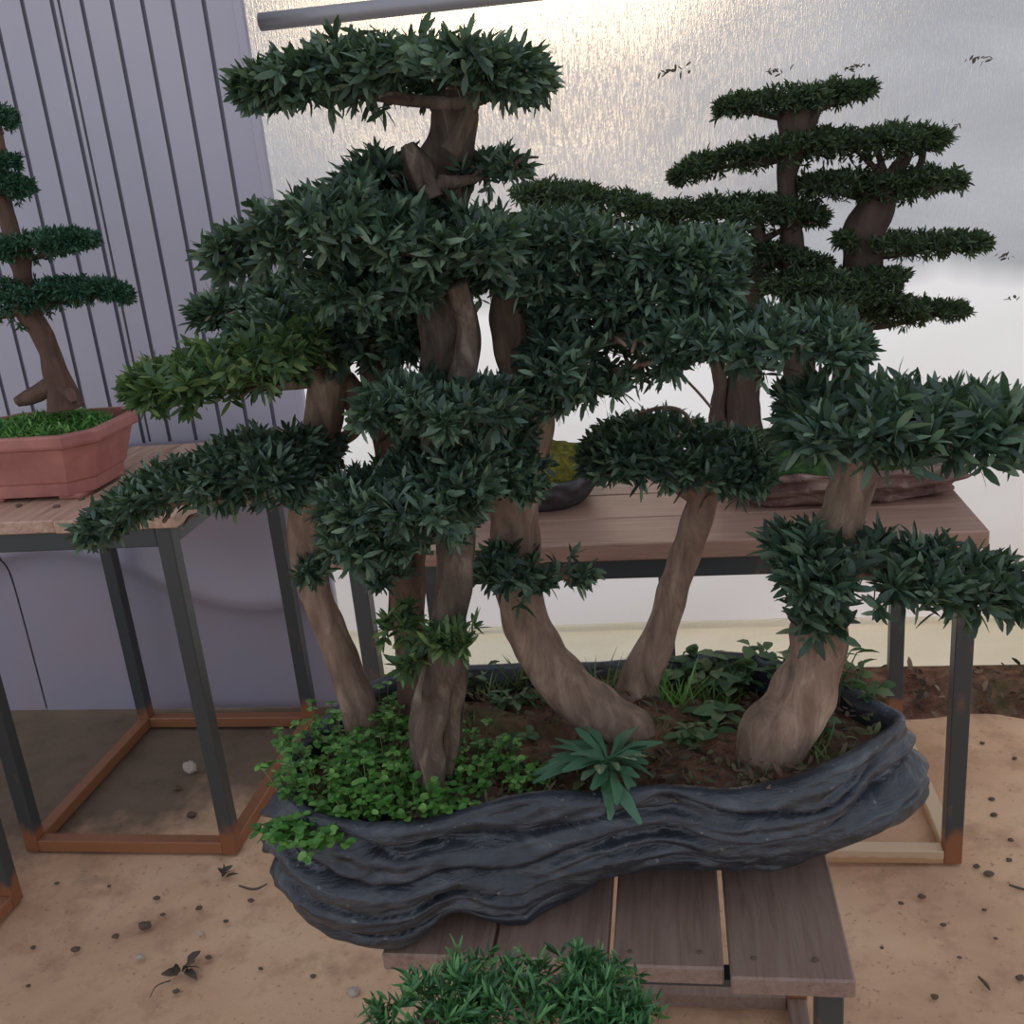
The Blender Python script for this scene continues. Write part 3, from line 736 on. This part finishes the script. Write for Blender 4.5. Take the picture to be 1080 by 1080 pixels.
tree('podocarpus_bonsai', 'tallest bonsai with the split grey driftwood trunk at the planter front',
     [(458, 842, 10), (452, 810, 14), (448, 775, 16), (456, 735, 17), (466, 690, 18), (475, 640, 17), (479, 590, 20, .01), (478, 520, 24, .03), (472, 440, 25, .05), (468, 360, 25, .07), (465, 290, 24, .08), (464, 230, 27, .08), (466, 190, 29, .08), (476, 150, 22, .07), (479, 118, 21, .06), (478, 90, 16, .06)],
     baseY(458, 840),
     [dict(s=[(262, 97, 4), (288, 90, 13), (325, 84, 23), (370, 77, 30), (430, 74, 33), (490, 71, 31), (540, 76, 25), (582, 82, 14)], d=.13, a=(478, 110)),
      dict(s=[(362, 190, 7), (400, 184, 14), (448, 184, 16)], d=.07, y=.05, a=(466, 195), L=.028),
      dict(s=[(488, 178, 10), (525, 175, 9), (553, 173, 6)], d=.05, y=.08, a=(468, 192), L=.022, W=.006),
      dict(s=[(226, 274, 5), (255, 262, 16), (295, 248, 26), (350, 235, 36), (420, 225, 40)], d=.13, a=(464, 255), y=-.03),
      dict(s=[(400, 235, 40), (445, 250, 44), (500, 258, 34), (550, 256, 26)], d=.12, a=(465, 270), y=-.02),
      dict(s=[(335, 285, 24), (390, 300, 32), (440, 300, 30), (478, 296, 18)], d=.13, a=(466, 300), y=.03),
      dict(s=[(385, 420, 20), (440, 420, 28), (500, 428, 30), (548, 432, 20)], d=.11, y=-.05, a=(474, 450)),
      dict(s=[(346, 520, 20), (390, 520, 38), (440, 515, 46), (490, 505, 46), (530, 500, 26)], d=.12, y=-.04, a=(478, 540)),
      dict(s=[(345, 555, 16), (390, 560, 30), (440, 560, 34), (500, 548, 26)], d=.09, y=-.06, a=(478, 560)),
      dict(s=[(400, 668, 8), (418, 655, 24), (435, 668, 16)], d=.03, y=.03, n=1.3, m='leaf_young'),
      dict(s=[(452, 672, 12), (475, 672, 22), (496, 660, 10)], d=.03, y=-.04, n=1.2, m='leaf_young'),
      dict(s=[(424, 702, 6), (436, 695, 9), (450, 698, 5)], d=.02, y=-.02, n=1.3, m='leaf_young')],
     LF, WF, 'leaf', bark='bark_drift', seed=2, ridge=.22, nridge=4, twist=6,
     stems=[[(470, 815, 8, .02), (474, 780, 12, .03), (476, 740, 14, .03), (478, 700, 14, .02), (478, 650, 12, .01)],
            [(478, 300, 14), (494, 340, 10, .02), (492, 380, 12, .02), (482, 420, 14)],
            [(455, 210, 14), (440, 176, 14), (430, 152, 7)],
            [(475, 160, 9), (492, 130, 8, .0), (500, 108, 6)]])
tree('podocarpus_bonsai', 'bonsai trunk standing right behind the split grey trunk in the planter',
     [(450, 765, 24), (440, 735, 19), (434, 690, 17), (429, 640, 19), (428, 585, 21), (424, 520, 22), (415, 450, 24), (402, 395, 22), (396, 360, 14)],
     baseY(447, 758),
     [dict(s=[(420, 455, 18), (470, 468, 26), (520, 462, 24), (560, 455, 14)], d=.09, y=-.12, a=(415, 455)),
      dict(s=[(368, 350, 20), (410, 362, 28), (455, 362, 24)], d=.1, y=.02, a=(402, 395)),
      dict(s=[(385, 585, 10), (410, 600, 22), (430, 605, 16)], d=.05, y=-.07)],
     LF, WF, 'leaf', bark='bark_dark', seed=3)
tree('podocarpus_bonsai', 'bonsai with the thick tan trunk that curves low along the planter soil',
     [(702, 790, 12), (672, 771, 20), (640, 756, 26), (602, 728, 27), (572, 692, 26), (553, 650, 25), (543, 610, 24), (541, 565, 25), (546, 510, 27), (557, 455, 27), (552, 400, 24), (538, 355, 22), (538, 310, 20), (552, 270, 14)],
     baseY(672, 774),
     [dict(s=[(520, 262, 26), (570, 255, 30), (620, 256, 28), (680, 264, 26), (740, 264, 20), (790, 258, 10)], d=.12, y=.02, a=(540, 300)),
      dict(s=[(552, 322, 30), (610, 318, 36), (690, 305, 30), (750, 294, 18), (785, 290, 8)], d=.12, y=.0, a=(538, 330)),
      dict(s=[(550, 388, 34), (610, 380, 46), (680, 366, 44), (740, 352, 36)], d=.14, y=-.04, a=(550, 400)),
      dict(s=[(700, 345, 28), (770, 352, 34), (830, 352, 34), (880, 354, 28), (912, 360, 10)], d=.13, y=-.04, a=(560, 350), r=.014),
      dict(s=[(470, 275, 20), (520, 285, 26), (560, 290, 28), (600, 285, 22)], d=.1, y=-.02, a=(538, 320)),
      dict(s=[(560, 415, 20), (610, 408, 22), (660, 398, 16)], d=.1, y=-.06, a=(552, 430)),
      dict(s=[(508, 590, 12), (540, 600, 24), (580, 602, 20), (628, 602, 8)], d=.06, y=-.07, a=(543, 605)),
      dict(s=[(505, 470, 26), (540, 490, 30), (578, 508, 18)], d=.08, y=-.1, a=(548, 500))],
     LF, WF, 'leaf', seed=4, stems=[[(560, 460, 12), (588, 415, 9, .02), (612, 385, 6, .02)]])
tree('podocarpus_bonsai', 'bonsai with the slim trunk leaning right from the planter back',
     [(664, 742, 32), (676, 716, 21), (692, 680, 18), (706, 640, 16), (718, 600, 16), (732, 560, 16), (742, 530, 16), (748, 500, 13), (745, 470, 8)],
     baseY(668, 733),
     [dict(s=[(612, 478, 16), (650, 472, 32), (700, 472, 38), (760, 484, 42), (815, 490, 32)], d=.12, y=-.04, a=(742, 530))],
     LF, WF, 'leaf', seed=5, stems=[[(742, 530, 8), (716, 515, 7), (690, 492, 5)], [(745, 520, 7), (780, 505, 6), (800, 490, 4)], [(640, 470, 2.2), (668, 440, 2.2), (700, 430, 2), (722, 436, 2), (738, 465, 1.6)], [(715, 392, 1.4, .1), (735, 412, 1.4, .1), (750, 430, 1.4, .1)]])
tree('podocarpus_bonsai', 'rightmost bonsai with the thickest trunk in the big planter',
     [(806, 802, 34), (818, 775, 36), (840, 742, 34), (858, 705, 30), (866, 665, 28), (867, 625, 26), (874, 580, 25), (892, 535, 24), (908, 490, 20), (915, 455, 14)],
     baseY(808, 790),
     [dict(s=[(822, 448, 22), (860, 440, 42), (920, 440, 48), (985, 442, 44), (1045, 446, 42), (1100, 448, 26)], d=.13, y=-.08, a=(908, 490), L=.034, W=.0085),
      dict(s=[(812, 580, 16), (850, 590, 38), (905, 592, 38), (960, 604, 34), (1020, 614, 28), (1090, 628, 26)], d=.10, y=-.07, a=(872, 590), L=.032, W=.0082),
      dict(s=[(858, 625, 10), (868, 650, 16), (872, 668, 8)], d=.02, y=-.05, n=1.2, L=.04, W=.011)],
     LF, WF, 'leaf', seed=6)

# ------------------------------------------------------------------ rear bonsai on the long table
def blob(name, parent, c, rx, ry, rz, mat, seed, amp=.2, fr=8, flat=None, stretch=1):
    V = []; nu, nv = 56, 28
    for j in range(nv + 1):
        for i in range(nu):
            a = 2 * PI * i / nu; b = PI * (j / nv - .5)
            d = np.array([math.cos(a) * math.cos(b), math.sin(a) * math.cos(b), math.sin(b)])
            k = 1 + amp * mnoise.noise(Vector((d[0] * rx * fr, d[1] * ry * fr, d[2] * rz * fr * stretch + seed))) + amp * .5 * mnoise.noise(Vector((d[0] * rx * fr * 3, d[1] * ry * fr * 3, d[2] * rz * fr * 3 * stretch + seed)))
            p = c + d * np.array([rx, ry, rz]) * k
            if flat is not None: p[2] = max(p[2], flat)
            V.append(p)
    Fc = [[j * nu + i, j * nu + (i + 1) % nu, (j + 1) * nu + (i + 1) % nu, (j + 1) * nu + i] for j in range(nv) for i in range(nu)]
    return mk(name, V, Fc, mat, parent)
def tray_loft(name, parent, c, rx, ry, z0, z1, mat, seed, flare=.75, amp=.06, ridge=.02, sup=2.6):
    nu = 120; V = []; rows = [(0, 0)] + [(t, t) for t in np.linspace(.05, 1, 14)]
    prof = [(flare, 0)] + [(flare + (1 - flare) * math.sin(PI / 2 * t), t) for t in np.linspace(.08, 1, 14)] + [(.93, 1.0), (.90, .9), (.88, .7)]
    for k, t in prof:
        for i in range(nu):
            a = 2 * PI * i / nu; ca, sa = math.cos(a), math.sin(a)
            r = (abs(ca) ** sup + abs(sa) ** sup) ** (-1 / sup)
            x = ca * r; y = sa * r
            q = 1 + amp * mnoise.noise(Vector((x * 2, y * 2, seed))) + ridge * math.sin(t * 16 + 4 * mnoise.noise(Vector((x * 3, y * 3, t + seed))))
            V.append((c[0] + rx * x * k * q, c[1] + ry * y * k * q, z0 + (z1 - z0) * t * (1 + .5 * amp * mnoise.noise(Vector((x * 2, y * 2, seed + 5))))))
    m_ = len(prof)
    Fc = [[j * nu + i, j * nu + (i + 1) % nu, (j + 1) * nu + (i + 1) % nu, (j + 1) * nu + i] for j in range(m_ - 1) for i in range(nu)]
    Fc.append(list(range(nu))[::-1]); Fc.append([(m_ - 1) * nu + i for i in range(nu)])
    return mk(name, V, Fc, mat, parent)
YB = 2.25
cb = at_z(572, 520, TB)
p1 = at_y(585, 505, YB)
tr = thing('bonsai_tray', 'shallow black tray with a mossy mound on the rear table, left of centre', 'bonsai pot', (p1[0] - .06, YB, TB))
cx = at_y(560, 500, YB)[0]
tray_loft('tray_body', tr, (cx, YB), .165, .13, TB + .001, TB + .075, M['tray'], 3, .7)
blob('moss', tr, np.array([cx + .01, YB, TB + .07]), .165, .11, .07, M['moss'], 2, .15, 14, TB + .055)
tree('cloud_pruned_bonsai', 'rear bonsai with one thin flat pad showing, rooted in the mossy black tray',
     [(556, 470, 20), (558, 440, 15), (560, 400, 14), (568, 340, 12), (590, 280, 10), (600, 240, 8), (604, 222, 5)], YB,
     [dict(s=[(537, 203, 6), (570, 207, 13), (620, 212, 18), (670, 220, 14), (705, 228, 8)], d=.09, a=(600, 245), n=1.0)],
     .017, .0042, 'leaf_far', bark='bark_far', seed=8, per=8)
tr = thing('bonsai_tray', 'craggy reddish rock tray with whitish edges on the right of the rear table', 'bonsai pot', (at_y(880, 520, YB)[0], YB, TB))
xa = at_y(748, 520, YB)[0]; xb = at_y(1022, 500, YB)[0]; xm = (xa + xb) / 2
tray_loft('rock_body', tr, (xm, YB), (xb - xa) / 2 * .98, .17, TB + .001, TB + .078, M['rock'], 9, .78, .22, .05, 2.3)
blob('moss', tr, np.array([xm - .06, YB, TB + .065]), .22, .13, .068, M['gmoss'], 7, .2, 10, TB + .05)
far = dict(L=.017)
tree('cloud_pruned_bonsai', 'rear bonsai with the dark thick short trunk, left one on the rock tray',
     [(786, 470, 24), (784, 440, 19), (785, 405, 17), (788, 370, 16), (792, 320, 13), (796, 280, 11), (800, 250, 8), (798, 225, 4)], YB,
     [dict(s=[(690, 230, 14), (740, 230, 20), (790, 226, 20), (840, 224, 14), (872, 230, 7)], d=.09, a=(800, 255)),
      dict(s=[(690, 285, 12), (740, 290, 16), (790, 280, 16), (830, 262, 10)], d=.08, a=(795, 300), y=.05)],
     .017, .0042, 'leaf_far', bark='bark_far', seed=9, per=8,
     stems=[[(766, 470, 14), (757, 440, 9), (760, 410, 7), (757, 385, 8), (762, 360, 5)]])
tree('cloud_pruned_bonsai', 'slender tall rear bonsai whose top pad is the highest on the rock tray',
     [(842, 470, 22), (845, 430, 18), (843, 385, 16), (838, 330, 14), (835, 280, 13), (834, 230, 12), (830, 190, 10), (836, 150, 15), (838, 125, 17), (842, 108, 12)], YB,
     [dict(s=[(754, 114, 7), (790, 110, 10), (840, 105, 13), (885, 98, 11), (924, 93, 5)], d=.06, a=(838, 125)),
      dict(s=[(706, 188, 5), (740, 175, 11), (785, 165, 13), (830, 158, 15), (880, 150, 15)], d=.07, a=(834, 165)),
      dict(s=[(845, 222, 7), (858, 226, 8), (870, 230, 4)], d=.04, a=(834, 240)),
      dict(s=[(770, 265, 5), (800, 264, 8), (835, 270, 12), (880, 280, 8)], d=.06, a=(836, 285)),
      dict(s=[(800, 300, 10), (850, 300, 16), (900, 298, 16), (955, 290, 10)], d=.08, a=(838, 320), y=-.05)],
     .017, .0042, 'leaf_far', bark='bark_far', seed=10, per=8, stems=[[(840, 150, 6), (850, 135, 8), (862, 118, 4)]])
tree('cloud_pruned_bonsai', 'rear bonsai with the stout dark trunk, right one on the rock tray',
     [(900, 470, 22), (899, 430, 19), (898, 390, 18), (903, 345, 18), (908, 300, 20), (912, 265, 21), (914, 240, 21), (926, 215, 19), (934, 195, 14), (938, 178, 6)], YB,
     [dict(s=[(870, 152, 12), (910, 150, 16), (950, 148, 15), (998, 146, 8)], d=.07, a=(936, 190)),
      dict(s=[(840, 196, 8), (880, 194, 14), (930, 198, 16), (980, 192, 14), (1018, 190, 8)], d=.07, a=(930, 210)),
      dict(s=[(878, 250, 8), (920, 256, 14), (970, 258, 13), (1015, 256, 12), (1044, 254, 6)], d=.07, a=(912, 270)),
      dict(s=[(890, 322, 14), (930, 326, 16), (975, 328, 15), (1020, 324, 7)], d=.08, a=(903, 345)),
      dict(s=[(830, 320, 10), (870, 315, 16), (915, 312, 14), (960, 318, 6)], d=.07, a=(905, 330), y=-.08)],
     .017, .0042, 'leaf_far', bark='bark_far', seed=11, per=8,
     stems=[[(934, 190, 6), (930, 175, 4), (926, 158, 4)], [(938, 186, 6), (950, 178, 5), (960, 160, 4)], [(945, 184, 4), (968, 178, 4), (974, 158, 3)]])

# ------------------------------------------------------------------ terracotta pot and its bonsai
YL = 2.20
pc = at_y(34, 470, YL); xr = at_y(124, 440, YL)[0]; xl = xr - .40
pot = thing('terracotta_pot', 'terracotta pot with chamfered corners on the dusty table at the left', 'bonsai pot', ((xl + xr) / 2, YL, TL))
def octo(cx, cy, hx, hy, ch, z): return [(cx - hx + ch, cy - hy, z), (cx + hx - ch, cy - hy, z), (cx + hx, cy - hy + ch, z), (cx + hx, cy + hy - ch, z), (cx + hx - ch, cy + hy, z), (cx - hx + ch, cy + hy, z), (cx - hx, cy + hy - ch, z), (cx - hx, cy - hy + ch, z)]
hx, hy, z0, cxp = .20, .15, TL + .012, (xl + xr) / 2
rows = [octo(cxp, YL, hx * .74, hy * .74, .045, z0), octo(cxp, YL, hx * .76, hy * .76, .046, z0 + .03), octo(cxp, YL, hx * .785, hy * .785, .046, z0 + .034), octo(cxp, YL, hx * .92, hy * .92, .055, z0 + .115),
        octo(cxp, YL, hx * .985, hy * .985, .058, z0 + .120), octo(cxp, YL, hx, hy, .06, z0 + .126), octo(cxp, YL, hx, hy, .06, z0 + .145), octo(cxp, YL, hx * .98, hy * .98, .058, z0 + .15), octo(cxp, YL, hx * .91, hy * .91, .052, z0 + .15), octo(cxp, YL, hx * .90, hy * .90, .05, z0 + .12)]
V = [p for r in rows for p in r]
Fc = [[j * 8 + i, j * 8 + (i + 1) % 8, (j + 1) * 8 + (i + 1) % 8, (j + 1) * 8 + i] for j in range(len(rows) - 1) for i in range(8)] + [list(range(8))[::-1]]
mk('pot_body', V, Fc, M['terra'], pot, False)
for sx in (-1, 1):
    for sy in (-1, 1):
        MB().box((cxp + sx * .10 - .03, YL + sy * .075 - .03, TL), (cxp + sx * .10 + .03, YL + sy * .075 + .03, z0 + .002), .004).build('foot', M['terra'], pot)
blob('moss', pot, np.array([cxp, YL, z0 + .118]), hx * .90, hy * .90, .042, M['gmoss'], 4, .12, 14, z0 + .1)
n = 1500
a = rng.uniform(0, 2 * PI, n); r = np.sqrt(rng.uniform(0, 1, n))
P = np.column_stack([cxp + np.cos(a) * r * hx * .88, YL + np.sin(a) * r * hy * .88, z0 + .122 + .036 * np.sqrt(np.clip(1 - r * r, 0, 1))])
Dv = np.column_stack([rng.normal(size=n) * .6, rng.normal(size=n) * .6, np.ones(n)])
V, Fc = leaves_geo(P, Dv, rng.uniform(.01, .026, n), rng.uniform(.003, .008, n), .4, 2, 'blade')
tag(mk('ground_cover', V, Fc, M['clover'], pot), kind='stuff')
tree('cloud_pruned_bonsai', 'small bonsai with flat green pads growing in the terracotta pot',
     [(66, 418, 18), (60, 398, 13), (52, 372, 11), (42, 350, 11), (30, 332, 12), (24, 312, 11), (24, 290, 9), (20, 270, 12), (12, 245, 9), (2, 205, 8), (0, 170, 7), (-4, 130, 5)], YL,
     [dict(s=[(-70, 330, 14), (-20, 328, 22), (30, 316, 22), (75, 308, 14), (112, 305, 10), (138, 312, 6)], d=.08, a=(26, 325)),
      dict(s=[(-60, 262, 10), (-10, 262, 12), (30, 260, 12), (70, 254, 10), (100, 251, 5)], d=.07, a=(20, 275)),
      dict(s=[(-40, 196, 10), (-5, 194, 13), (18, 196, 11), (32, 198, 5)], d=.05, a=(2, 212)),
      dict(s=[(-40, 124, 8), (-5, 122, 11), (14, 124, 7)], d=.04, a=(0, 140)),
      dict(s=[(-30, 168, 5), (0, 170, 7), (16, 170, 6)], d=.03, a=(0, 178))],
     .015, .004, 'leaf_left', bark='bark_dark', seed=14, per=8, dens=1.15,
     stems=[[(60, 404, 9), (40, 414, 9, -.02), (18, 424, 5, -.03)], [(66, 408, 8), (74, 416, 6, -.03), (78, 424, 3, -.04)]])

# ------------------------------------------------------------------ bonsai in front of the bench
YF = .80
c = at_y(545, 1062, YF)
pt = thing('bonsai_pot', 'round dark pot on the floor before the plank bench', 'bonsai pot', (c[0], YF, 0))
tray_loft('pot_body', pt, (c[0], YF), .15, .13, .0, .16, M['slate'], 12, .7, .03, .0, 2)
blob('moss', pt, np.array([c[0], YF, .13]), .13, .115, .04, M['gmoss'], 4, .1, 12)
r_ = thing('needle_bonsai', 'fine leaved green bonsai crown in front of the plank bench', 'bonsai tree', (c[0], YF, .15))
limb('trunk', r_, [(c[0], YF, .14), (c[0] + .03, YF, .3), (c[0] - .01, YF + .02, .45), (c[0] + .01, YF, c[2] - .05)], [.03, .022, .018, .012], M['bark_dark'], 30, 12)
for k, (s, dy_, yo) in enumerate([([(380, 1092, 5), (415, 1078, 9), (460, 1064, 11), (505, 1064, 9)], .05, -.01),
                    ([(430, 1062, 8), (485, 1048, 14), (555, 1040, 16), (620, 1046, 14), (675, 1064, 10)], .06, .04),
                    ([(610, 1072, 18), (660, 1080, 18), (705, 1086, 10)], .07, .0),
                    ([(430, 1120, 14), (520, 1104, 16), (600, 1106, 18), (660, 1118, 14)], .08, -.05)]):
    pad_mesh('foliage_pad', r_, s, YF + yo, dy_, .020, .0036, M['needle'], .6, 9, 0, 2, .0)
    C, th = spine_world(s, YF + yo)
    pts = [np.array([c[0], YF, c[2] - .1]), C[1] * .5 + np.array([c[0], YF, c[2] - .1]) * .5, C[1] - np.array([0, 0, .01]), C[-1] - np.array([0, 0, .01])]
    limb('branch', r_, pts, [.008, .007, .005, .002], M['bark_dark'], 20, 7)

# ------------------------------------------------------------------ bits on the floor
def crumb(px, py, r, lab, mat='crumb', grp='soil crumbs on the floor', nm='soil_crumb', sq=.55):
    p = at_z(px, py, 0); s = random.random() * 50
    o = blob(nm, None, np.array([p[0], p[1], r * sq * .4 + .004 * 0]), r, r * .75, r * sq, M[mat], s, .35, 1 / r * 1.2)
    tag(o, lab, 'stone' if nm == 'pebble' else 'soil crumb', grp)
L_ = 'small dark soil crumb lying on the tan dirt floor'
for (px, py, r) in [(153, 977, .014), (122, 988, .009), (80, 1002, .010), (35, 1000, .006), (165, 948, .008), (172, 965, .006), (210, 958, .008), (265, 950, .007), (238, 972, .006), (220, 1010, .007),
                    (275, 1022, .005), (60, 932, .006), (186, 1046, .007), (115, 935, .005), (30, 1040, .005), (330, 1030, .006), (965, 808, .006), (1046, 843, .007), (1048, 860, .008), (1066, 886, .006),
                    (1043, 922, .010), (1064, 907, .006), (1030, 914, .007), (972, 946, .008), (950, 953, .006), (1038, 960, .005), (995, 976, .006), (986, 1052, .007), (1076, 1032, .008), (1050, 990, .004),
                    (1012, 1010, .004), (930, 1000, .004), (940, 900, .004), (1036, 784, .006), (1070, 800, .006)]:
    crumb(px, py, r, L_)
crumb(201, 813, .020, 'pinkish pebble inside the rusty bottom frame of the left table', 'stone', 'pebbles', 'pebble', .9)
crumb(187, 832, .012, 'dark flat lump beside the pinkish pebble under the left table')
crumb(202, 860, .012, 'flat brown lump nearest the front rail inside the left table frame')
crumb(148, 1010, .011, 'grey stone left of the dead leaf on the floor', 'stone', 'pebbles', 'pebble')
crumb(372, 1047, .014, 'pale stone near the front bench corner and the green needle crown', 'stone', 'pebbles', 'pebble')
crumb(212, 985, .008, 'small pale stone above the dead leaf on the floor', 'stone', 'pebbles', 'pebble')
p = at_z(190, 1024, .0); n = 7
root = thing('dead_leaf', 'crumpled dark dead leaf with a long stalk on the left floor', 'leaf', p)
P = p + np.column_stack([rng.normal(size=n) * .012, rng.normal(size=n) * .006, np.full(n, .004)])
Dv = rand_unit(n); Dv[:, 2] = .5
V, Fc = leaves_geo(P, Dv, np.full(n, .035), np.full(n, .018), .6, 3); mk('leaf_blade', V, Fc, M['dead'], root)
q = [at_z(x, y, .005) for x, y in ((180, 1034), (165, 1040), (158, 1052))]; limb('stalk', root, q, [.0016, .0013, .0009], M['dead'], 10, 5, 0)
p = at_z(236, 925, 0); P = p + np.column_stack([rng.normal(size=5) * .008, rng.normal(size=5) * .006, np.full(5, .004)]); Dv = rand_unit(5); Dv[:, 2] = .5
V, Fc = leaves_geo(P, Dv, np.full(5, .03), np.full(5, .014), .5, 3); tag(mk('dead_leaf', V, Fc, M['dead']), 'small dark dead leaf at the foot of the left table leg', 'leaf')
for pts, lab in (([(252, 934), (268, 938), (282, 932)], 'short curved dry twig right of the left table foot'), ([(1032, 1030), (1040, 1038), (1044, 1044)], 'short thin twig on the floor at the right bottom'), ([(1064, 933), (1076, 937), (1090, 940)], 'dark twig on the floor at the right photo edge')):
    q = [at_z(x, y, .004) for x, y in pts]; V, Fc = tube_geo(q, [.002, .003, .0015], 10, 6, .1)
    tag(mk('twig', V, Fc, M['dead']), lab, 'twig')
for (px, py, r) in [(664, 1004, .004), (738, 1005, .004), (795, 1011, .004), (860, 1013, .005)]:
    p = at_z(px, py, TF); o = blob('soil_crumb', None, np.array([p[0], p[1], TF + .0015]), r, r * .8, r * .45, M['crumb'], px, .3, 200); tag(o, 'tiny dark crumb on the grey planks of the low bench', 'soil crumb', 'crumbs on the bench')
for (px, py, r) in [(20, 534, .008), (60, 535, .009), (86, 527, .008), (150, 487, .005), (76, 524, .006)]:
    p = at_z(px, py, TL); o = blob('soil_crumb', None, np.array([p[0], p[1], TL + .002]), r, r * .8, r * .4, M['crumb'], px, .3, 150); tag(o, 'dark crumb on the dusty left table below the terracotta pot', 'soil crumb', 'crumbs on the left table')

# ------------------------------------------------------------------ daylight
SUN_AZ, SUN_EL = math.radians(-5), math.radians(8.5)
sd = Vector((math.sin(SUN_AZ) * math.cos(SUN_EL), math.cos(SUN_AZ) * math.cos(SUN_EL), math.sin(SUN_EL)))
sl = bpy.data.lights.new('sun', 'SUN'); sl.energy = SUN_E; sl.angle = math.radians(3); sl.color = (1, .72, .40)
so = bpy.data.objects.new('sun', sl); COL.objects.link(so); so.rotation_euler = (-sd).to_track_quat('-Z', 'Y').to_euler(); so.location = (0, 8, 3)
w = bpy.data.worlds.new('sky'); scene.world = w; w.use_nodes = True; t = w.node_tree; t.nodes.clear()
def nd(typ, **kw):
    n = t.nodes.new('ShaderNode' + typ)
    for k, v in kw.items(): setattr(n, k, v)
    return n
out = nd('OutputWorld'); bg = nd('Background'); tc = nd('TexCoord'); sp = nd('SeparateXYZ')
t.links.new(tc.outputs['Generated'], sp.inputs[0])
rp = nd('ValToRGB'); mr = nd('MapRange'); t.links.new(sp.outputs[2], mr.inputs[0]); mr.inputs[1].default_value = -1; mr.inputs[2].default_value = 1
t.links.new(mr.outputs[0], rp.inputs[0]); e = rp.color_ramp.elements
for _ in range(4): e.new(.5)
for el, (p_, c_) in zip(e, SKY): el.position = p_; el.color = c_ + (1,)
dp = nd('VectorMath', operation='DOT_PRODUCT'); t.links.new(tc.outputs['Generated'], dp.inputs[0]); dp.inputs[1].default_value = sd
mx0 = nd('Math', operation='MAXIMUM'); t.links.new(dp.outputs['Value'], mx0.inputs[0]); mx0.inputs[1].default_value = 0
pw = nd('Math', operation='POWER'); t.links.new(mx0.outputs[0], pw.inputs[0]); pw.inputs[1].default_value = GLOW_P
gl = nd('MixRGB', blend_type='ADD'); t.links.new(pw.outputs[0], gl.inputs[0]); t.links.new(rp.outputs[0], gl.inputs[1]); gl.inputs[2].default_value = GLOW_C
t.links.new(gl.outputs[0], bg.inputs[0]); bg.inputs[1].default_value = SKY_E; t.links.new(bg.outputs[0], out.inputs[0])
